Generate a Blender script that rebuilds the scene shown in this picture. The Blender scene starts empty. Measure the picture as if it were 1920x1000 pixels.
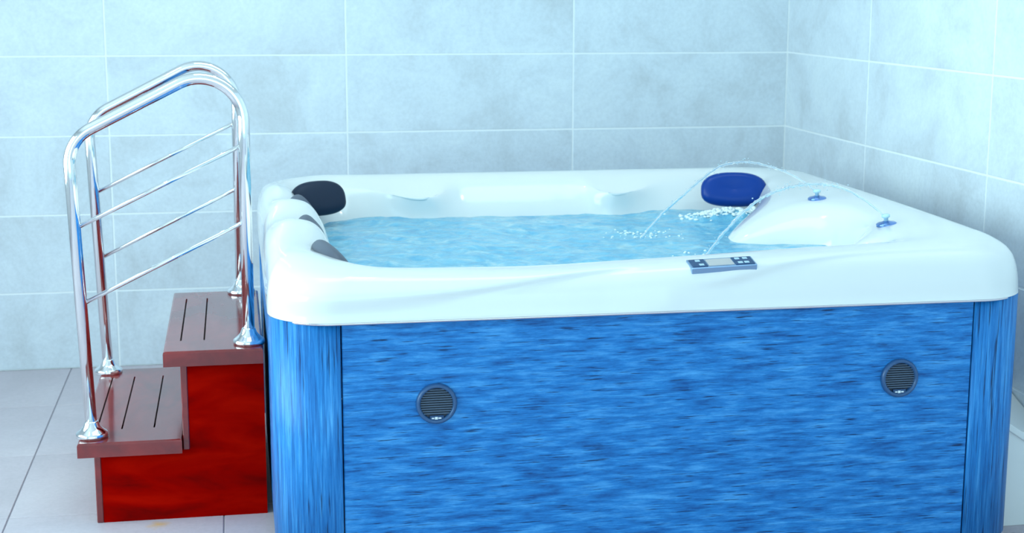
import bpy, bmesh, math, random
from mathutils import Vector, Matrix, noise
random.seed(7)
PI = math.pi
scene = bpy.context.scene
COL = scene.collection

# ------------------------------------------------------------------ camera
yaw, pitch, roll, FPX = 0.18195, 0.18124, 0.00203, 2826.9
CAM = Vector((-2.2254, -5.8972, 1.4459))
cf = Vector((math.sin(yaw)*math.cos(pitch), math.cos(yaw)*math.cos(pitch), -math.sin(pitch)))
cr = Vector((math.cos(yaw), -math.sin(yaw), 0))
cu = cr.cross(cf)
cr2 = cr*math.cos(roll) + cu*math.sin(roll)
cu2 = cu*math.cos(roll) - cr*math.sin(roll)
cam = bpy.data.cameras.new('camera')
camo = bpy.data.objects.new('camera', cam); COL.objects.link(camo)
M = Matrix((cr2, cu2, -cf)).transposed().to_4x4(); M.translation = CAM
camo.matrix_world = M
cam.sensor_width = 36.0; cam.sensor_fit = 'HORIZONTAL'; cam.lens = FPX/1920*36
cam.dof.use_dof = True; cam.dof.focus_distance = 3.65; cam.dof.aperture_fstop = 6.3
cam.clip_end = 60
scene.camera = camo

# ------------------------------------------------------------------ light
SKY = (0.55, 0.89, 1.05)
world = bpy.data.worlds.new('sky'); scene.world = world; world.use_nodes = True
wn = world.node_tree.nodes; wl = world.node_tree.links
bg = wn['Background']; bg.inputs['Strength'].default_value = 1.6
bg.inputs['Color'].default_value = (*SKY, 1)

def area(name, loc, rot, sx, sy, power, col):
    l = bpy.data.lights.new(name, 'AREA'); l.shape = 'RECTANGLE'; l.size = sx; l.size_y = sy
    l.energy = power; l.color = col
    o = bpy.data.objects.new(name, l); COL.objects.link(o); o.location = loc; o.rotation_euler = rot
    return o
# daylight through the window in the left wall
win_light = area('window_daylight', (-4.72, -2.9, 1.45), (0, math.radians(-90), 0), 1.9, 3.6, 108, (0.68, 0.96, 1.0))
win_light.data.spread = math.radians(138)
# added fill light behind the camera, brightens the tub front and walls
area('front_fill', (-2.3, -6.95, 1.4), (math.radians(90), 0, 0), 4.2, 2.4, 42, (0.56, 0.93, 1.08))
# added soft fill just under the ceiling, lifts the back wall and floor
area('overhead_fill', (-1.6, -1.9, 2.68), (0, 0, 0), 1.8, 0.7, 14, (0.66, 0.95, 1.0))
# recessed spots of the ceiling
for x, y in ((-1.75, -1.35), (-0.55, -1.9), (-3.2, -2.2)):
    l = bpy.data.lights.new('ceiling_spot', 'SPOT'); l.energy = 12; l.spot_size = 1.9; l.spot_blend = 0.7
    l.shadow_soft_size = 0.045; l.color = (0.95, 1.0, 1.0)
    o = bpy.data.objects.new('ceiling_spot', l); COL.objects.link(o); o.location = (x, y, 2.66)
vs = scene.view_settings
vs.view_transform = 'Standard'; vs.look = 'None'; vs.gamma = 1; vs.use_curve_mapping = False
vs.exposure = -0.29

# ------------------------------------------------------------------ materials
def mat(name, col, rough=0.5, metal=0.0, **kw):
    m = bpy.data.materials.new(name); m.use_nodes = True
    b = m.node_tree.nodes['Principled BSDF']
    b.inputs['Base Color'].default_value = (*col, 1); b.inputs['Roughness'].default_value = rough
    b.inputs['Metallic'].default_value = metal
    for k, v in kw.items(): b.inputs[k.replace('_', ' ')].default_value = v
    return m
def N(m, t, **kw):
    n = m.node_tree.nodes.new(t)
    for k, v in kw.items():
        if k in n.inputs: n.inputs[k].default_value = v
        else: setattr(n, k, v)
    return n
def L(m, a, ao, b, bi): m.node_tree.links.new(a.outputs[ao], b.inputs[bi])
def P(m): return m.node_tree.nodes['Principled BSDF']
def ramp(m, stops):
    r = N(m, 'ShaderNodeValToRGB'); e = r.color_ramp.elements
    while len(e) < len(stops): e.new(0.5)
    for i, (p, c) in enumerate(stops): e[i].position = p; e[i].color = (*c, 1)
    return r
def coords(m, scale, random_shift=True):
    tc = N(m, 'ShaderNodeTexCoord'); mp = N(m, 'ShaderNodeMapping')
    mp.inputs['Scale'].default_value = scale
    L(m, tc, 'Object', mp, 'Vector')
    if random_shift:
        oi = N(m, 'ShaderNodeObjectInfo'); mu = N(m, 'ShaderNodeMath', operation='MULTIPLY'); mu.inputs[1].default_value = 37.0
        L(m, oi, 'Random', mu, 0); L(m, mu, 0, mp, 'Location')
    return mp

def stone(name, c0, c1, c2, rough, scale=3.2):
    m = mat(name, c1, rough)
    mp = coords(m, (1, 1, 1))
    n1 = N(m, 'ShaderNodeTexNoise', Scale=scale, Detail=9, Roughness=0.68, Distortion=0.6); L(m, mp, 0, n1, 'Vector')
    r = ramp(m, [(0.30, c0), (0.50, c1), (0.68, c2)]); L(m, n1, 'Fac', r, 'Fac')
    n2 = N(m, 'ShaderNodeTexNoise', Scale=70, Detail=4, Roughness=0.7); L(m, mp, 0, n2, 'Vector')
    mx = N(m, 'ShaderNodeMix', data_type='RGBA', blend_type='MULTIPLY'); mx.inputs[0].default_value = 0.22
    L(m, r, 'Color', mx, 6); r2 = ramp(m, [(0.3, (0.6, 0.6, 0.6)), (0.62, (1, 1, 1))]); L(m, n2, 'Fac', r2, 'Fac'); L(m, r2, 'Color', mx, 7)
    L(m, mx, 2, P(m), 'Base Color')
    bp = N(m, 'ShaderNodeBump', Strength=0.06, Distance=0.004); L(m, n2, 'Fac', bp, 'Height'); L(m, bp, 0, P(m), 'Normal')
    return m
M_wall = stone('stone_wall_tile', (0.64, 0.665, 0.70), (0.755, 0.80, 0.855), (0.83, 0.875, 0.91), 0.32)
M_grout = mat('pale_grout', (0.94, 0.95, 0.95), 0.8)
M_floor = stone('grey_floor_tile', (0.55, 0.47, 0.51), (0.61, 0.52, 0.565), (0.66, 0.57, 0.61), 0.42, 1.8)
M_fgrout = mat('floor_grout', (0.36, 0.33, 0.38), 0.85)
M_plaster = mat('white_plaster', (0.80, 0.79, 0.77), 0.8)
M_frame = mat('white_window_frame', (0.8, 0.8, 0.8), 0.35)
M_acrylic = mat('white_acrylic', (0.80, 0.80, 0.79), 0.13, Coat_Weight=0.25)
M_chrome = mat('polished_steel', (0.86, 0.86, 0.88), 0.07, 1.0)
M_trim = mat('brushed_trim', (0.72, 0.66, 0.70), 0.22, 1.0)
M_dark = mat('black_plastic', (0.02, 0.028, 0.05), 0.35)
M_bezel = mat('speaker_bezel', (0.025, 0.085, 0.21), 0.3)
M_slat = mat('speaker_slat', (0.085, 0.13, 0.20), 0.3)
M_badge = mat('silver_badge', (0.75, 0.85, 0.9), 0.25, 0.6)
M_pillow_dark = mat('charcoal_pillow', (0.014, 0.024, 0.050), 0.5, Specular_IOR_Level=0.25)
M_pillow_blue = mat('navy_pillow', (0.001, 0.040, 0.26), 0.3, Specular_IOR_Level=0.25)
M_pillow_grey = mat('slate_pillow', (0.085, 0.10, 0.14), 0.5)
M_base = mat('tub_plinth', (0.02, 0.03, 0.05), 0.6)
M_white_box = mat('white_laminate', (0.86, 0.85, 0.83), 0.4)
M_ctrl = mat('control_navy', (0.015, 0.06, 0.16), 0.2)
M_ctrl_frame = mat('control_silver', (0.30, 0.45, 0.66), 0.18, 0.8)
M_screen = mat('lcd_screen', (0.52, 0.50, 0.50), 0.15)
M_button = mat('control_button', (0.45, 0.62, 0.75), 0.3)
M_nozzle = mat('nozzle_blue_chrome', (0.18, 0.30, 0.62), 0.12, 0.85)
M_nozzle_stem = mat('nozzle_clear_cap', (0.55, 0.78, 0.86), 0.15)

# stain on the floor beside the steps
def add_stain(m):
    old = P(m).inputs['Base Color'].links[0].from_socket
    g = N(m, 'ShaderNodeNewGeometry'); mp = N(m, 'ShaderNodeMapping', vector_type='POINT')
    mp.inputs['Location'].default_value = (2.465*14, 1.845*14, 0); mp.inputs['Scale'].default_value = (14, 14, 0)
    L(m, g, 'Position', mp, 'Vector')
    nz = N(m, 'ShaderNodeTexNoise', Scale=2.0, Detail=4); L(m, mp, 0, nz, 'Vector')
    ln = N(m, 'ShaderNodeVectorMath', operation='LENGTH'); L(m, mp, 0, ln, 0)
    ad = N(m, 'ShaderNodeMath', operation='ADD'); L(m, ln, 'Value', ad, 0); L(m, nz, 'Fac', ad, 1)
    r = ramp(m, [(0.45, (0.75, 0.75, 0.75)), (1.0, (0, 0, 0))]); L(m, ad, 0, r, 'Fac')
    mx = N(m, 'ShaderNodeMix', data_type='RGBA'); L(m, r, 'Color', mx, 0)
    m.node_tree.links.new(old, mx.inputs[6]); mx.inputs[7].default_value = (0.75, 0.40, 0.05, 1)
    L(m, mx, 2, P(m), 'Base Color')
add_stain(M_floor)

def blue_wood(name, scale):
    """blue woodgrain cladding; long axis of the grain is the one with the small scale"""
    m = mat(name, (0.05, 0.25, 0.6), 0.38, Specular_IOR_Level=0.3)
    mp = coords(m, scale, False)
    big = N(m, 'ShaderNodeTexNoise', Scale=1.0, Detail=7, Roughness=0.70, Distortion=0.15); L(m, mp, 0, big, 'Vector')
    r = ramp(m, [(0.32, (0.004, 0.085, 0.30)), (0.50, (0.016, 0.20, 0.55)), (0.68, (0.075, 0.35, 0.74))]); L(m, big, 'Fac', r, 'Fac')
    horizontal = scale[2] > scale[0]
    mp2 = N(m, 'ShaderNodeMapping'); mp2.inputs['Scale'].default_value = (1.7, 1.7, 5.5) if horizontal else (2.4, 2.4, 1.6); L(m, mp, 0, mp2, 'Vector')
    fine = N(m, 'ShaderNodeTexNoise', Scale=1.0, Detail=3, Roughness=0.55, Distortion=0.1); L(m, mp2, 0, fine, 'Vector')
    r2 = ramp(m, [(0.31, (0.04, 0.07, 0.12)), (0.40, (0.82, 0.86, 0.90)), (0.60, (1.0, 1.0, 1.0)), (0.72, (1.5, 1.3, 1.12))]); L(m, fine, 'Fac', r2, 'Fac')
    mx = N(m, 'ShaderNodeMix', data_type='RGBA', blend_type='MULTIPLY'); mx.inputs[0].default_value = 0.9
    L(m, r, 'Color', mx, 6); L(m, r2, 'Color', mx, 7); L(m, mx, 2, P(m), 'Base Color')
    bp = N(m, 'ShaderNodeBump', Strength=0.25, Distance=0.002); L(m, fine, 'Fac', bp, 'Height'); L(m, bp, 0, P(m), 'Normal')
    return m
M_panel = blue_wood('blue_woodgrain_panel', (8, 8, 55))
M_post = blue_wood('blue_woodgrain_post', (100, 100, 4))

def red_wood(name, scale, gloss, coat, spec):
    m = mat(name, (0.3, 0.02, 0.006), gloss, Coat_Weight=coat, Coat_Roughness=0.12, Coat_IOR=1.65, Specular_IOR_Level=spec)
    mp = coords(m, scale)
    n1 = N(m, 'ShaderNodeTexNoise', Scale=1.0, Detail=5, Roughness=0.55, Distortion=0.5); L(m, mp, 0, n1, 'Vector')
    r = ramp(m, [(0.28, (0.13, 0.002, 0.002)), (0.5, (0.33, 0.0012, 0.0005)), (0.7, (0.46, 0.004, 0.0008))]); L(m, n1, 'Fac', r, 'Fac')
    L(m, r, 'Color', P(m), 'Base Color')
    return m
M_red = red_wood('red_stained_pine', (4, 4, 14), 0.5, 0.0, 0.0)
M_redt = red_wood('red_brown_tread', (8, 3, 10), 0.35, 1.0, 0.05)
for e, c in zip(M_redt.node_tree.nodes['Color Ramp'].color_ramp.elements, ((0.13, 0.010, 0.012), (0.22, 0.014, 0.014), (0.30, 0.020, 0.018))): e.color = (*c, 1)
M_slot = mat('slot_dark', (0.03, 0.006, 0.006), 0.7)

M_water = mat('spa_water', (0.34, 0.66, 0.84), 0.08, IOR=1.33, Transmission_Weight=0.25)
def water_nodes(m):
    mp = coords(m, (1, 1, 1), False)
    n = N(m, 'ShaderNodeTexNoise', Scale=9, Detail=7, Roughness=0.7, Distortion=1.2); L(m, mp, 0, n, 'Vector')
    r = ramp(m, [(0.34, (0.12, 0.50, 0.80)), (0.52, (0.24, 0.66, 0.90)), (0.68, (0.55, 0.86, 0.95))]); L(m, n, 'Fac', r, 'Fac')
    L(m, r, 'Color', P(m), 'Base Color')
    b = N(m, 'ShaderNodeTexNoise', Scale=38, Detail=5, Roughness=0.65, Distortion=0.8); L(m, mp, 0, b, 'Vector')
    bp = N(m, 'ShaderNodeBump', Strength=0.35, Distance=0.012); L(m, b, 'Fac', bp, 'Height'); L(m, bp, 0, P(m), 'Normal')
water_nodes(M_water)
M_jet = mat('clear_water_stream', (0.86, 0.95, 1.0), 0.03, IOR=1.33, Transmission_Weight=0.9)
M_foam = mat('white_foam', (0.86, 0.93, 0.95), 0.3)

# ------------------------------------------------------------------ mesh helpers
def link(name, me, m, parent=None, loc=(0, 0, 0), smooth=False):
    if m is not None and not me.materials: me.materials.append(m)
    o = bpy.data.objects.new(name, me); COL.objects.link(o); o.location = loc
    if parent: o.parent = parent
    if smooth:
        for p in me.polygons: p.use_smooth = True
    return o
def pyd(name, v, f, m=None, parent=None, loc=(0, 0, 0), smooth=False):
    me = bpy.data.meshes.new(name); me.from_pydata([tuple(p) for p in v], [], f); me.validate(); me.update()
    return link(name, me, m, parent, loc, smooth)
def from_bm(name, bm, m=None, parent=None, loc=(0, 0, 0), smooth=False):
    me = bpy.data.meshes.new(name); bm.normal_update(); bm.to_mesh(me); bm.free()
    return link(name, me, m, parent, loc, smooth)
def box_bm(x0, x1, y0, y1, z0, z1, bev=0.0, seg=1):
    bm = bmesh.new(); bmesh.ops.create_cube(bm, size=1)
    for v in bm.verts: v.co = Vector((x0+(v.co.x+.5)*(x1-x0), y0+(v.co.y+.5)*(y1-y0), z0+(v.co.z+.5)*(z1-z0)))
    if bev: bmesh.ops.bevel(bm, geom=list(bm.edges), offset=bev, segments=seg, affect='EDGES', profile=0.5)
    return bm
def box(name, x0, x1, y0, y1, z0, z1, m, parent=None, bev=0.0, seg=1):
    """box whose origin sits at its own centre"""
    c = Vector(((x0+x1)/2, (y0+y1)/2, (z0+z1)/2)); dx, dy, dz = (x1-x0)/2, (y1-y0)/2, (z1-z0)/2
    o = from_bm(name, box_bm(-dx, dx, -dy, dy, -dz, dz, bev, seg), m)
    if parent: o.parent = parent; c = c - parent_loc(parent)
    o.location = c; return o
def parent_loc(o):
    p = Vector((0, 0, 0))
    while o: p += o.location; o = o.parent
    return p
def lathe(prof, seg=32):
    v, f = [], []
    n = len(prof)
    for i in range(seg):
        a = 2*PI*i/seg
        for r, z in prof: v.append((r*math.cos(a), r*math.sin(a), z))
    for i in range(seg):
        j = (i+1) % seg
        for k in range(n-1): f.append((i*n+k, j*n+k, j*n+k+1, i*n+k+1))
    f.append(tuple(i*n+n-1 for i in range(seg)))
    f.append(tuple(i*n for i in range(seg-1, -1, -1)))
    return v, f
def tube(path, rad, seg=14, closed=False):
    """sweep a circle along a list of points; rad is a number or one per point"""
    n = len(path); path = [Vector(p) for p in path]; v, f = [], []
    up = Vector((0, 1, 0.01))
    for i, p in enumerate(path):
        a = path[i-1] if (i or closed) else p; b = path[(i+1) % n] if (i < n-1 or closed) else p
        t = (b-a).normalized(); s = t.cross(up).normalized(); u = s.cross(t).normalized(); up = u
        r = rad[i] if isinstance(rad, (list, tuple)) else rad
        for k in range(seg):
            c = 2*PI*k/seg; v.append(p + (s*math.cos(c) + u*math.sin(c))*r)
    for i in range(n if closed else n-1):
        j = (i+1) % n
        for k in range(seg):
            l = (k+1) % seg; f.append((i*seg+k, i*seg+l, j*seg+l, j*seg+k))
    if not closed:
        f.append(tuple(range(seg-1, -1, -1))); f.append(tuple((n-1)*seg+k for k in range(seg)))
    return v, f
def catmull(p, q, r, s, t):
    return 0.5*((2*q) + (r-p)*t + (2*p-5*q+4*r-s)*t*t + (3*q-p-3*r+s)*t**3)
def spline(pts, n):
    out = []
    for i in range(len(pts)-1):
        a, b = pts[max(i-1, 0)], pts[i]; c, d = pts[i+1], pts[min(i+2, len(pts)-1)]
        for k in range(n): out.append(catmull(Vector(a), Vector(b), Vector(c), Vector(d), k/n))
    out.append(Vector(pts[-1])); return out
def empty(name, loc):
    o = bpy.data.objects.new(name, None); COL.objects.link(o); o.location = loc; o.empty_display_size = 0.1; return o
def tag(o, label=None, cat=None, group=None, kind=None):
    for k, v in (('label', label), ('category', cat), ('group', group), ('kind', kind)):
        if v: o[k] = v
    return o

# ------------------------------------------------------------------ setting
XL, YF, ZC = -4.6, -7.0, 2.7
def tiles(parent, us, vs_, gap, thick, place, m, name='tile'):
    """one object per tile; alike sizes share one mesh. place(u, v) gives location and matrix axes"""
    cache = {}
    for i in range(len(us)-1):
        for j in range(len(vs_)-1):
            w, h = us[i+1]-us[i]-gap, vs_[j+1]-vs_[j]-gap
            k = (round(w, 4), round(h, 4))
            if k not in cache:
                d = place(None, None)
                s = d[0]*w/2 + d[1]*h/2 + d[2]*thick/2
                bm = box_bm(-abs(s.x), abs(s.x), -abs(s.y), abs(s.y), -abs(s.z), abs(s.z), 0.0012)
                me = bpy.data.meshes.new(name); bm.normal_update(); bm.to_mesh(me); bm.free(); me.materials.append(m); cache[k] = me
            o = bpy.data.objects.new(name, cache[k]); COL.objects.link(o); o.parent = parent
            o.location = place((us[i]+us[i+1])/2, (vs_[j]+vs_[j+1])/2)
EX, EY, EZ = Vector((1, 0, 0)), Vector((0, 1, 0)), Vector((0, 0, 1))
zs = [0.3*i for i in range(10)]
wall_back = pyd('wall_back', [], [], None)
def slab(name, x0, x1, y0, y1, z0, z1, m):
    o = from_bm(name, box_bm(x0, x1, y0, y1, z0, z1), m); o['kind'] = 'structure'; return o
bpy.data.objects.remove(wall_back)
wall_back = slab('wall_back', XL-.12, 0.13, 0.0014, 0.13, 0, ZC, M_grout)
wall_right = slab('wall_right', 0.0014, 0.13, YF, 0.0025, 0, ZC, M_grout)
floor = slab('floor', XL-.12, 0.13, YF, 0.13, -0.12, -0.003, M_fgrout)
ceiling = slab('ceiling', XL-.12, 0.13, YF, 0.13, ZC, ZC+.12, M_plaster)
xs = [-2.6948+.9*i for i in range(-2, 3)]; xs = [XL] + [x for x in xs if x > XL+.05] + [0.0]
tiles(wall_back, xs, zs, 0.006, 0.012, lambda u, v: (EX, EZ, EY) if u is None else (u, 0.006, v), M_wall)
ys = [-(0.81+.9*i) for i in range(7)]; ys = [YF] + [y for y in reversed(ys) if y > YF+.05] + [0.0]
tiles(wall_right, ys, zs, 0.006, 0.012, lambda u, v: (EY, EZ, EX) if u is None else (0.006, u, v), M_wall)
fx = [-2.877+.589*i for i in range(-2, 5)]; fx = [XL] + fx + [0.0]
fy = [-1.72+.589*i for i in range(-8, 3)]; fy = [YF] + [y for y in fy if y > YF+.05] + [0.0]
tiles(floor, fx, fy, 0.004, 0.012, lambda u, v: (EX, EY, EZ) if u is None else (u, v, -0.006), M_floor)
# left wall with its wide window (daylight side)
WY0, WY1, WZ0, WZ1 = -4.7, -1.1, 0.5, 2.4
wall_left = slab('wall_left', XL-.12, XL, WY1, 0.0025, 0, ZC, M_plaster)
for n, a in (('wall_pier', (YF, WY0, 0, ZC)), ('wall_sill', (WY0, WY1, 0, WZ0)), ('wall_lintel', (WY0, WY1, WZ1, ZC))):
    o = from_bm(n, box_bm(XL-.12, XL, *a), M_plaster, wall_left)
win = empty('window_1', (XL-.06, WY0, WZ0)); win['kind'] = 'structure'
for y in (WY0, WY0+1.2, WY0+2.4, WY1): box('frame_upright', XL-.09, XL-.03, y-.03, y+.03, WZ0, WZ1, M_frame, win, .004)
for z in (WZ0+.03, WZ1-.03): box('frame_rail', XL-.09, XL-.03, WY0, WY1, z-.03, z+.03, M_frame, win, .004)

# ------------------------------------------------------------------ hot tub
tub = empty('hot_tub', (-1.185, -1.605, 0))
tag(tub, 'square hot tub with white acrylic rim and blue woodgrain side panels', 'hot tub')
TL = Vector(tub.location)
def tp(name, v, f, m, smooth=True, parent=tub):
    """part of the tub given in room coordinates"""
    return pyd(name, [Vector(p)-TL for p in v], f, m, parent, smooth=smooth)

BX0, BX1, BY0, BY1 = -2.163, -0.233, -2.465, -0.745
def rrect(t, x0, x1, y0, y1, r):
    """rounded rectangle; t = 0 front middle, 1 right, 2 back, 3 left. returns point and outward normal"""
    t %= 4; k = int(math.floor(t)); u = t-k
    hx, hy = (x1-x0)/2, (y1-y0)/2; cx, cy = (x0+x1)/2, (y0+y1)/2
    a, b = (hx, hy) if k % 2 == 0 else (hy, hx)      # a: half side we leave, b: half side we enter
    if u < .4: p = (u/.4*(a-r), -b); n = (0, -1)
    elif u < .6:
        g = (u-.4)/.2*PI/2; n = (math.sin(g), -math.cos(g)); p = (a-r+r*n[0], -b+r+r*n[1])
    else: p = (a, -b+r+(u-.6)/.4*(b-r)); n = (1, 0)
    for _ in range(k): p = (-p[1], p[0]); n = (-n[1], n[0])
    return cx+p[0], cy+p[1], n[0], n[1]
def keyed(vals, t):
    n = len(vals); x = (t % 4)*n/4; i = int(x); u = x-i
    return catmull(vals[(i-1) % n], vals[i % n], vals[(i+1) % n], vals[(i+2) % n], u)
def ag(t, c, sm, sp):
    d = ((t-c+2) % 4)-2
    return math.exp(-(d/(sp if d > 0 else sm))**2)
def z8(f, rest, c):
    return [f+.014, f+.030, c+.008, rest-.003] + [rest]*9 + [rest-.003, c-.008, f+.005]
# inset front, right, back, left; heights at 8 stations; corner radius
RINGS = [
 ((.040, .040, .040, .040), [.692]*8, .13),
 ((.005, .005, .005, .005), [.684]*8, .15),
 ((.000, .000, .000, .000), [.692]*8, .155),
 ((.004, .003, .003, .003), [.735, .74, .745, .745, .745, .745, .745, .74], .155),
 ((.018, .012, .012, .012), z8(.756, .788, .775), .16),
 ((.042, .034, .030, .030), z8(.772, .816, .798), .17),
 ((.085, .075, .058, .058), z8(.777, .830, .811), .19),
 ((.130, .150, .095, .095), z8(.776, .828, .811), .18),
 ((.172, .210, .130, .135), z8(.768, .812, .798), .15),
 ((.195, .235, .165, .170), z8(.745, .770, .765), .14),
 ((.210, .255, .205, .205), [.700]*8, .14),
 ((.235, .280, .235, .235), [.600]*8, .14),
 ((.330, .400, .330, .320), [.480]*8, .21),
 ((.500, .600, .500, .480), [.455]*8, .20),
 ((.560, .660, .560, .550), [.260]*8, .16),
 ((.660, .760, .660, .650), [.200]*8, .10),
]
PEN = {7: .02, 8: .09, 9: .18, 10: .265, 11: .28, 12: .20}
PEN2 = {7: .02, 8: .06, 9: .12, 10: .16, 11: .17, 12: .10}
LEDGE = {7: .03, 8: .10, 9: .075, 10: .03, 11: .03}
SLIM = {7: .02, 8: .035, 9: .04, 10: .045, 11: .045}
LOBE = {5: .004, 6: .013, 7: .019, 8: .019, 9: .010}
def ring_pt(i, t):
    ins, zz, r = RINGS[i]
    x, y, nx, ny = rrect(t, BX0+ins[3], BX1-ins[1], BY0+ins[0], BY1-ins[2], r)
    d = 0; z = keyed(zz, t)
    if i in PEN: d += PEN[i]*ag(t, 1.02, .09, .25) + PEN2[i]*ag(t, .60, .14, .11)
    if i in LEDGE:
        g = ag(t, 2.24, .045, .09) + ag(t, 1.83, .08, .045)
        d += LEDGE[i]*g; z -= (.050 if i == 8 else .016 if i == 7 else 0)*g
    if i in SLIM: d -= SLIM[i]*ag(t, 2.66, .14, .12)
    if i in LOBE:
        w = ag(t, 3.02, .42, .42); c = math.cos(2*PI*(t-3.21)/.27)
        z += LOBE[i]*w*c; d += (.010 if i >= 8 else 0)*w*c
    return Vector((x-nx*d, y-ny*d, z))
NT, SUB = 520, 6
NR = len(RINGS)
def swoosh(t, v):
    """embossed sweeping lines of the front lip"""
    d = ((t+2) % 4)-2; out = 0.0
    if -.62 < d < .62:
        vc = 2.6 + 2.6*math.exp(-((d+.02)/.20)**2)           # left arc rising to the middle
        vr = 5.2 - 2.0*math.exp(-((d-.02)/.16)**2)
        w = max(0, 1-(abs(d)/.62)**4)
        vv = vc if d < 0 else vr
        s = 1/(1+math.exp(-(v-vv)/.10))
        fade = max(0, min(1, (v-1.6)/.8))*max(0, min(1, (6.6-v)/1.4))
        out = .013*w*(s-.5)*fade*min(1, abs(d)/.08)
    return out
def surf(t, v):
    i = min(int(v), NR-2); u = v-i
    return catmull(ring_pt(max(i-1, 0), t), ring_pt(i, t), ring_pt(i+1, t), ring_pt(min(i+2, NR-1), t), u)
def surf_n(t, v):
    e = .01
    a = surf(t+e, v)-surf(t-e, v); b = surf(t, min(v+e, NR-1))-surf(t, v-e)
    n = a.cross(b).normalized()
    return n
V, F = [], []
rows = (NR-1)*SUB+1
TS = [4*i/NT for i in range(NT)]
ringc = [[ring_pt(i, t) for t in TS] for i in range(NR)]
for k in range(rows):
    i = min(k//SUB, NR-2); u = k/SUB-i
    for j in range(NT):
        p = catmull(ringc[max(i-1, 0)][j], ringc[i][j], ringc[i+1][j], ringc[min(i+2, NR-1)][j], u)
        s = swoosh(TS[j], i+u)
        if s:
            p = p + Vector((0, -1, .5)).normalized()*s
        V.append(p)
for k in range(rows-1):
    for j in range(NT):
        l = (j+1) % NT; F.append((k*NT+j, k*NT+l, (k+1)*NT+l, (k+1)*NT+j))
F.append(tuple((rows-1)*NT+j for j in range(NT)))
tag(tp('acrylic_shell', V, F, M_acrylic), 'glossy white moulded acrylic rim and basin')
# steel strip under the lip
path = []
for j in range(240):
    x, y, _, _ = rrect(4*j/240, BX0+.006, BX1-.006, BY0+.006, BY1-.006, .15); path.append((x, y, .6815))
v, f = tube(path, .0042, 8, True)
tag(tp('trim_strip', v, f, M_trim), 'thin polished strip under the white rim')
# cladding: posts at the corners, panels between, plinth
SX0, SX1, SY0, SY1 = -2.158, -0.243, -2.450, -0.760
ZB, ZT = .045, .684
def corner_post(k):
    cx, cy, sx, sy, = [(SX0, SY0, 1, 1), (SX1, SY0, -1, 1), (SX1, SY1, -1, -1), (SX0, SY1, 1, -1)][k]
    w = .160 if sx > 0 else .159; R = .125 if sx > 0 else .11; d = .17
    pr = [(w, .012), (w, 0.0015), (w-.003, 0)]
    for i in range(13):
        a = i/12*PI/2; pr.append((R-R*math.sin(a), R-R*math.cos(a)))
    pr += [(0, d-.003), (.0015, d), (.012, d)]
    c = Vector((cx+sx*.07, cy+sy*.07, ZB)); n = len(pr)
    vv = [Vector((cx+sx*p, cy+sy*q, z))-c for z in (ZB, ZT) for p, q in pr]
    ff = [(i, i+1, n+i+1, n+i) for i in range(n-1)] + [tuple(range(n)), tuple(range(2*n-1, n-1, -1)), (n-1, 0, n, 2*n-1)]
    o = pyd('corner_post', vv, ff, M_post, tub, c-TL, False)
    for p in o.data.polygons: p.use_smooth = len(p.vertices) == 4
    bm = bmesh.new(); bm.from_mesh(o.data); bmesh.ops.recalc_face_normals(bm, faces=bm.faces); bm.to_mesh(o.data); bm.free()
    return o
for k in range(4): corner_post(k)
front_panel = box('front_panel', SX0+.163, SX1-.162, SY0+.004, SY0+.030, ZB, ZT, M_panel, tub, .002)
box('side_panel', SX0+.004, SX0+.030, SY0+.173, SY1-.173, ZB, ZT, M_panel, tub, .002)
box('side_panel', SX1-.030, SX1-.004, SY0+.173, SY1-.173, ZB, ZT, M_panel, tub, .002)
box('back_panel', SX0+.163, SX1-.162, SY1-.030, SY1-.004, ZB, ZT, M_panel, tub, .002)
box('plinth', SX0+.05, SX1-.05, SY0+.05, SY1-.05, 0.0, ZB+.004, M_base, tub, .004)
# speakers in the front panel
def speaker(x, z):
    R = .0495; y = SY0+.004
    v, f = lathe([(R, -.004), (R, .006), (R-.003, .011), (R-.007, .012), (R-.010, .009), (R-.011, .004), (R-.011, .0005), (0.0005, .0005)], 48)
    v = [(a, -c, b) for a, b, c in v]
    s = pyd('speaker', v, f, M_bezel, tub, Vector((x, y, z))-TL, True); s['label'] = 'round dark speaker grille'
    v, f = lathe([(R-.0115, .0004), (R-.0115, .0012), (.0005, .0012)], 40)
    pyd('grille_backing', [(a, -c, b) for a, b, c in v], f, M_dark, s)
    ri = R-.0105
    for i in range(11):
        zz = .0345-i*.0058
        h = math.sqrt(max(ri*ri-zz*zz, 0))
        from_bm('slat', box_bm(-h, h, -.0072, -.001, -.0012, .0012, .0005), M_slat, s, (0, 0, zz))
    from_bm('badge_plate', box_bm(-.017, .017, -.0085, 0, -.006, .006, .001), M_ctrl, s, (0, 0, -.0345))
    # small silver emblem on the badge
    for x0, w, h in ((-.0095, .006, .0032), (-.0015, .007, .0062), (.007, .007, .0036)):
        from_bm('badge_mark', box_bm(-w/2, w/2, -.0095, -.008, -h/2, h/2), M_badge, s, (x0, 0, -.0345))
    return s
speaker(-1.773, .477); speaker(-0.598, .487)

def frame_at(p, n, xdir):
    n = n.normalized(); x = (xdir-n*xdir.dot(n)).normalized(); y = n.cross(x)
    m = Matrix((x, y, n)).transposed().to_4x4(); m.translation = p-TL; return m
# ray from the camera through a pixel of the photograph, used to read off where details stand on the rim
from mathutils.bvhtree import BVHTree
bvh = BVHTree.FromPolygons(V, F)
def hit(px, py):
    d = (cf + cr2*((px-960)/FPX) - cu2*((py-500)/FPX)).normalized()
    h = bvh.ray_cast(CAM, d)
    return h[0], (h[1] if h[1].z > 0 else -h[1])

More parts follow.
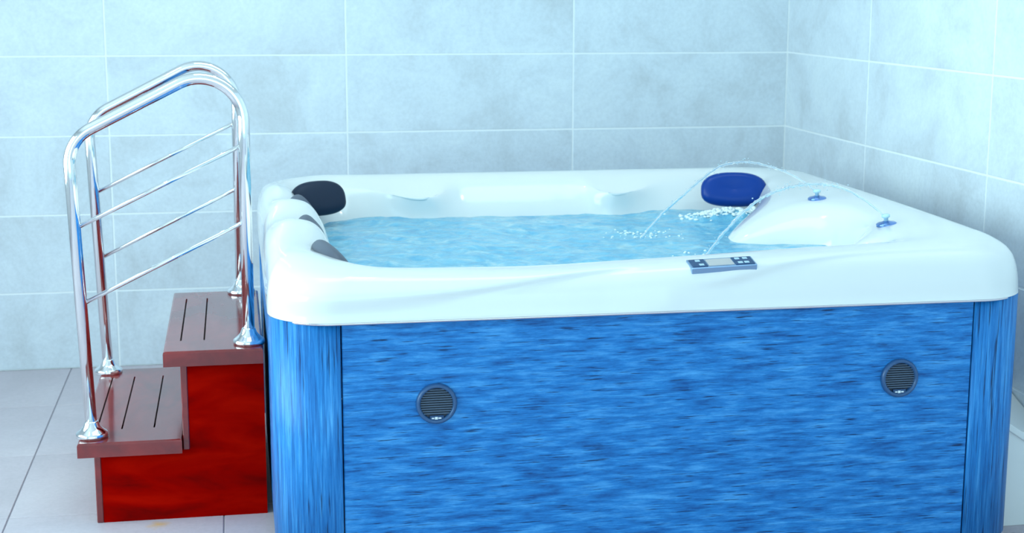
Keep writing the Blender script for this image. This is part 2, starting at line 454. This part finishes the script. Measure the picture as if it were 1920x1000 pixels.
# control panel on the front rim
p0, n0 = hit(1353, 493)
p0 = Vector((p0.x, p0.y, p0.z))
n0 = (n0 + Vector((0, -.1, 1)).normalized()).normalized()
cp = from_bm('control_panel', box_bm(-.0825, .0825, -.027, .027, -.014, .0020, .002, 2), M_ctrl_frame, tub)
cp.matrix_local = frame_at(p0, n0, EX); cp['label'] = 'flat rectangular control panel with small screen'
def sub(name, x0, x1, y0, y1, m, zt=.0118): return from_bm(name, box_bm(x0, x1, y0, y1, -.001, zt-.0083, .0006), m, cp)
sub('keypad', -.078, -.040, -.0225, .0225, M_ctrl); sub('keypad', .030, .078, -.0225, .0225, M_ctrl)
sub('screen', -.037, .027, -.019, .019, M_screen)
for x, y in ((-.058, .012), (-.054, -.012), (.042, .012), (.044, -.012), (.062, .012), (.060, -.012)):
    sub('button', x-.006, x+.006, y-.005, y+.005, M_button, .0128)

# fountain nozzles on the right deck
NOZ = []
for px, py in ((1532, 373), (1662, 421)):
    p, n = hit(px, py); NOZ.append(p)
    v, f = lathe([(.028, -.004), (.028, .003), (.024, .006), (.012, .008), (.009, .010), (.0005, .010)], 28)
    o = pyd('fountain_nozzle', v, f, M_nozzle, tub, smooth=True); o.matrix_local = frame_at(p, (n+EZ).normalized(), EX)
    o['label'] = 'small blue chrome fountain nozzle'
    v, f = lathe([(.006, .008), (.006, .018), (.011, .020), (.012, .026), (.008, .029), (.0005, .0295)], 20)
    pyd('nozzle_cap', v, f, M_nozzle_stem, o, smooth=True)
print('NOZ', NOZ)

# headrest pillows
def pillow(c, w, h, th, face, tilt, m, label, dip=0.0):
    """rounded D-shaped cushion; local x across, y up, z out of the wall"""
    nu, nv = 40, 14; v, f = [], []
    for j in range(nv+1):
        a = -PI/2 + PI*j/nv; cz = math.sin(a); rr = max(math.cos(a), 0)**.55
        for i in range(nu):
            b = 2*PI*i/nu; cx, cy = math.cos(b), math.sin(b)
            e = .62 if cy < 0 else .80
            x = math.copysign(abs(cx)**.78, cx)*rr*w/2; y = math.copysign(abs(cy)**e, cy)*rr*h/2
            if cy < 0: y *= .92
            z = math.copysign(abs(cz)**.8, cz)*th/2
            if cz > 0: z -= dip*math.exp(-((x/(w*.28))**2+((y-.1*h)/(h*.22))**2))
            v.append((x, y, z))
    for j in range(nv):
        for i in range(nu):
            l = (i+1) % nu; f.append((j*nu+i, j*nu+l, (j+1)*nu+l, (j+1)*nu+i))
    o = pyd('headrest_pillow', v, f, m, tub, smooth=True); o['label'] = label
    fz = Vector((math.cos(face)*math.cos(tilt), math.sin(face)*math.cos(tilt), math.sin(tilt)))
    o.matrix_local = frame_at(Vector(c), fz, Vector((-math.sin(face), math.cos(face), 0)))
    return o
R_ = math.radians
pillow((-1.969, -1.07, .786), .19, .118, .06, R_(-66), R_(18), M_pillow_dark, 'charcoal oval headrest pillow in the back corner')
pillow((-.574, -1.06, .783), .222, .122, .06, R_(-104), R_(18), M_pillow_blue, 'navy blue headrest pillow in the back corner', .012)
pillow((-1.995, -2.14, .778), .27, .10, .05, R_(8), R_(40), M_pillow_grey, 'slate grey headrest pillow along the side rim')
pillow((-2.026, -1.74, .790), .20, .09, .05, R_(0), R_(40), M_pillow_grey, 'slate grey headrest pillow along the side rim')
pillow((-2.034, -1.31, .790), .19, .09, .05, R_(-6), R_(40), M_pillow_grey, 'slate grey headrest pillow along the side rim')

# ------------------------------------------------------------------ water in the tub
WZ = .700
def wave(x, y):
    a = noise.fractal(Vector((x*4.2, y*4.2, 1.3)), 1.0, 2.0, 4)*.010
    b = noise.noise(Vector((x*22, y*22, 5)))*.0035
    boil = math.exp(-(((x+.62)/.16)**2+((y+1.16)/.10)**2))*.030*(1+.5*noise.noise(Vector((x*40, y*40, 0))))
    return a+b+boil
cx, cy = -1.27, -1.6
wv, wf = [Vector((cx, cy, WZ+wave(cx, cy)))], []
WT, WR = 300, 90
for k in range(1, WR+1):
    for j in range(WT):
        p = ring_pt(10, 4*j/WT); d = Vector((p.x-cx, p.y-cy, 0)); s = k/WR*(1+.012/d.length)
        x, y = cx+d.x*s, cy+d.y*s; wv.append(Vector((x, y, WZ+wave(x, y)*min(1, 1.0))))
for j in range(WT):
    wf.append((0, 1+j, 1+(j+1) % WT))
    for k in range(WR-1):
        a, b = 1+k*WT, 1+(k+1)*WT; l = (j+1) % WT
        wf.append((a+j, b+j, b+l, a+l))
water = pyd('spa_water', [p-Vector((cx, cy, WZ)) for p in wv], wf, M_water, None, (cx, cy, WZ), True)
tag(water, 'light blue bubbling water filling the white hot tub', 'water', kind='stuff')

# froth churned up below the corner pillow and beside the near rim
rng = random.Random(3)
bm0 = bmesh.new(); bmesh.ops.create_icosphere(bm0, subdivisions=1, radius=1.0)
iv = [v.co.copy() for v in bm0.verts]; itf = [tuple(v.index for v in f.verts) for f in bm0.faces]; bm0.free()
fv, ff = [], []
def blob(x, y, z, r):
    o = len(fv); q = Matrix.Rotation(rng.uniform(0, 6), 3, 'Z')
    s = Vector((rng.uniform(.7, 1.4), rng.uniform(.7, 1.4), rng.uniform(.5, .9)))
    for c in iv:
        c = q @ c; fv.append((x+c.x*r*s.x, y+c.y*r*s.y, z+c.z*r*s.z))
    for t in itf: ff.append(tuple(o+i for i in t))
def clump(x, y, sx, sy, n, r0, r1, lift):
    for _ in range(n):
        a, b = rng.gauss(0, 1), rng.gauss(0, 1); px, py = x+a*sx, y+b*sy
        g = math.exp(-(a*a+b*b)/2)
        blob(px, py, WZ+wave(px, py)+lift*g*rng.random(), rng.uniform(r0, r1))
clump(-.62, -1.15, .075, .035, 320, .003, .009, .012)
clump(-.50, -1.12, .03, .02, 80, .003, .007, .012)
clump(-1.00, -1.43, .06, .05, 60, .002, .005, .004)
clump(-.92, -1.90, .06, .06, 60, .002, .005, .004)
foam = pyd('froth', fv, ff, M_foam, None, smooth=True)
tag(foam, 'white froth bubbling on the water under the navy pillow', 'froth', kind='stuff')

# ------------------------------------------------------------------ two arcs of water from the nozzles
def at_y(px, py, Y):
    d = cf + cr2*((px-960)/FPX) - cu2*((py-500)/FPX); return CAM + d*((Y-CAM.y)/d.y)
def jet(pts, y0, y1, label, seed):
    n = len(pts); ctrl = [at_y(px, py, y0+(y1-y0)*i/(n-1)) for i, (px, py) in enumerate(pts)]
    path = spline(ctrl, 14); r = []; out = []
    for i, p in enumerate(path):
        k = i/len(path)
        w = noise.noise(Vector((i*.55, seed, 0)))
        r.append((.0026+.0017*k)*(1+.55*w))
        out.append(p+Vector((noise.noise(Vector((i*.4, seed, 3))), noise.noise(Vector((i*.4, seed, 6))), noise.noise(Vector((i*.4, seed, 9)))))*.0035*(.3+k))
    v, f = tube(out, r, 10)
    rg = random.Random(seed); base = len(v)
    for _ in range(90):                                   # droplets breaking off the stream
        i = rg.randrange(len(out)//5, len(out)); c = out[i]+Vector((rg.gauss(0, .006), rg.gauss(0, .006), rg.gauss(.001, .006))); q = rg.uniform(.0010, .0026)
        o = len(v)
        v += [c+a*q for a in iv]; f += [tuple(o+t for t in tr) for tr in itf]
    c0 = ctrl[0]
    o = pyd('water_jet', [p-c0 for p in v], f, M_jet, None, c0, True)
    return tag(o, label, 'water jet', 'fountain jets over the hot tub')
yj0, yj1 = NOZ[0].y, NOZ[1].y
jet([(1531, 360), (1500, 337), (1460, 318), (1410, 305), (1372, 306), (1340, 318), (1290, 358), (1245, 398), (1203, 446)], yj0, yj0-.02, 'thin clear water jet arching highest, in front of the navy pillow', 11)
jet([(1661, 408), (1625, 378), (1580, 353), (1530, 345), (1480, 351), (1435, 368), (1395, 397), (1360, 434), (1322, 482)], yj1, yj1-.01, 'thin clear water jet landing behind the control panel, nearer the front rim', 23)

# ------------------------------------------------------------------ wooden steps with handrails
steps = empty('spa_steps', (-2.4, -1.415, 0))
tag(steps, 'red stained two-step wooden stair with steel handrails beside the hot tub', 'steps')
SL = Vector(steps.location)
YS0, YS1 = -1.83, -1.0
def tread(x0, x1, z0, z1, slots):
    """board with rounded edges and recessed slots; slot = (x, y0, y1)"""
    y0, y1 = YS0, YS1; w = .0022; r = .006
    gx = sorted({x0+r, x1-r, *[s[0]-w for s in slots], *[s[0]+w for s in slots]})
    gy = [y0+r] + sorted({*[s[1] for s in slots], *[s[2] for s in slots]}) + [y1-r]
    bm = bmesh.new(); g = {}
    for i, x in enumerate(gx):
        for j, y in enumerate(gy): g[i, j] = bm.verts.new((x, y, z1))
    sf = []
    for i in range(len(gx)-1):
        for j in range(len(gy)-1):
            fc = bm.faces.new((g[i, j], g[i+1, j], g[i+1, j+1], g[i, j+1]))
            mx, my = (gx[i]+gx[i+1])/2, (gy[j]+gy[j+1])/2
            if any(abs(mx-s[0]) < w and s[1] < my < s[2] for s in slots): sf.append(fc)
    res = bmesh.ops.extrude_discrete_faces(bm, faces=[]) if False else None
    edges = [e for e in bm.edges if e.is_boundary]
    # rounded rim then sides
    cxm, cym = (x0+x1)/2, (y0+y1)/2
    prev = edges
    for a in (PI/4, PI/2):
        ex = bmesh.ops.extrude_edge_only(bm, edges=prev)['geom']; vs2 = [q for q in ex if isinstance(q, bmesh.types.BMVert)]
        for q in vs2:
            o0 = math.sin(a)-(0 if a < PI/3 else math.sin(PI/4)); d0 = (1-math.cos(a))-(0 if a < PI/3 else 1-math.cos(PI/4))
            if abs(q.co.x-cxm) > (x1-x0)/2-r-1e-6: q.co.x += math.copysign(r*o0, q.co.x-cxm)
            if abs(q.co.y-cym) > (y1-y0)/2-r-1e-6: q.co.y += math.copysign(r*o0, q.co.y-cym)
            q.co.z -= r*d0
        prev = [q for q in ex if isinstance(q, bmesh.types.BMEdge)]
    ex = bmesh.ops.extrude_edge_only(bm, edges=prev)['geom']
    for q in ex:
        if isinstance(q, bmesh.types.BMVert): q.co.z = z0
    bmesh.ops.edgeloop_fill(bm, edges=[q for q in ex if isinstance(q, bmesh.types.BMEdge)])
    for fc in sf:
        e2 = bmesh.ops.extrude_face_region(bm, geom=[fc])['geom']
        bmesh.ops.translate(bm, vec=(0, 0, -.012), verts=[q for q in e2 if isinstance(q, bmesh.types.BMVert)])
        for q in e2:
            if isinstance(q, bmesh.types.BMFace): q.material_index = 1
    dead = [q for q in sf if q.is_valid]; 
    if dead: bmesh.ops.delete(bm, geom=dead, context='FACES_ONLY')
    bmesh.ops.recalc_face_normals(bm, faces=bm.faces)
    c = Vector((cxm, cym, (z0+z1)/2)); bmesh.ops.translate(bm, vec=-c, verts=bm.verts)
    o = from_bm('tread', bm, M_redt, steps, c-SL); o.data.materials.append(M_slot); return o
tread(-2.436, -2.168, .440, .482, [(-2.392, -1.70, -1.11), (-2.328, -1.70, -1.11)])
tread(-2.672, -2.394, .196, .236, [(-2.630, -1.66, -1.11), (-2.562, -1.70, -1.11), (-2.474, -1.70, -1.11)])
def side(y0, y1):
    pr = [(-2.613, 0), (-2.168, 0), (-2.168, .44), (-2.374, .44), (-2.374, .2), (-2.393, .2), (-2.393, .196), (-2.613, .196)]
    c = Vector((-2.4, (y0+y1)/2, .2)); n = 8
    v = [Vector((x, y, z))-c for y in (y0, y1) for x, z in pr]
    f = [tuple(range(n)), tuple(range(2*n-1, n-1, -1))] + [(i, n+i, n+(i+1) % n, (i+1) % n) for i in range(n)]
    o = pyd('side_board', v, f, M_red, steps, c-SL); bm = bmesh.new(); bm.from_mesh(o.data); bmesh.ops.recalc_face_normals(bm, faces=bm.faces); bm.to_mesh(o.data); bm.free()
side(-1.80, -1.78); side(-1.05, -1.03)
box('riser', -2.631, -2.6135, -1.802, -1.028, 0, .196, M_redt, steps, .002)
box('riser', -2.392, -2.3745, -1.802, -1.028, .1965, .44, M_redt, steps, .002)

def arc_path(pts, rad, n=10):
    """polyline with rounded corners"""
    out = [Vector(pts[0])]
    for i in range(1, len(pts)-1):
        p, a, b = Vector(pts[i]), Vector(pts[i-1]), Vector(pts[i+1])
        u, w = (a-p).normalized(), (b-p).normalized(); th = math.acos(u.dot(w)); t = rad[i-1]/math.tan(th/2)
        s, e = p+u*t, p+w*t; c = p+(u+w).normalized()*(rad[i-1]/math.sin(th/2))
        for k in range(n+1):
            q = (s-c).lerp(e-c, k/n)
            ang = (s-c).angle(e-c); g = ang*k/n
            q = ((s-c)*math.sin(ang-g)+(e-c)*math.sin(g))/math.sin(ang); out.append(c+q)
    out.append(Vector(pts[-1])); return out
def handrail(y, xl, xr, label):
    xt = xl-.026
    prof = [(xl, y, .244), (xt, y, 1.052), (xr+.004, y, 1.285), (xr, y, .49)]
    v, f = tube(arc_path(prof, (.105, .115), 16), .0165, 20)
    c = Vector((xl, y, .24))
    h = pyd('handrail', [p-c for p in v], f, M_chrome, steps, c-SL, True); h['label'] = label
    for x, z in ((xl, .236), (xr, .482)):
        v, f = lathe([(.043, 0), (.044, .006), (.043, .012), (.040, .015), (.031, .022), (.023, .031), (.019, .042), (.0165, .046)], 32)
        o = pyd('flange', v, f, M_chrome, h, Vector((x, y, z))-c, True)
    for z0, z1 in ((.815, 1.034), (.607, .824)):
        x0 = xl+(xt-xl)*(z0-.24)/.81
        v, f = tube([(x0, y, z0), (xr, y, z1)], .0062, 10); o = pyd('rung', [p-c for p in v], f, M_chrome, h, smooth=True)
handrail(-1.762, -2.637, -2.205, 'nearer polished steel handrail'); handrail(-1.042, -2.648, -2.222, 'farther polished steel handrail')

# ------------------------------------------------------------------ white bench by the right wall
bench = empty('white_box', (-.10, -2.1, 0))
tag(bench, 'plain white box with sloping lid between the tub and the tiled right wall', 'box')
def wedge(name, x0, x1, y0, y1, zb, zbr, zfl, zfr, thick, bev):
    """zb/zbr: rear top left and right, zfl/zfr: front top left and right; thick None reaches the floor"""
    bm = bmesh.new(); c = Vector(bench.location)
    tops = [(x0, y0, zfl), (x1, y0, zfr), (x1, y1, zbr), (x0, y1, zb)]
    b = [bm.verts.new(Vector(p)-c) for p in tops]
    a = [bm.verts.new(Vector((x, y, (z-thick) if thick else 0))-c) for x, y, z in tops]
    bm.faces.new(b); bm.faces.new(a[::-1])
    for i in range(4): bm.faces.new((a[i], a[(i+1) % 4], b[(i+1) % 4], b[i]))
    bmesh.ops.recalc_face_normals(bm, faces=bm.faces); bmesh.ops.bevel(bm, geom=list(bm.edges), offset=bev, segments=2, affect='EDGES', profile=.5)
    return from_bm(name, bm, M_white_box, bench)
wedge('box_lid', -.196, -.004, -2.27, -1.885, .312, .306, .301, .176, .022, .003)
wedge('box_body', -.190, -.008, -2.262, -1.893, .290, .284, .279, .154, None, .002)
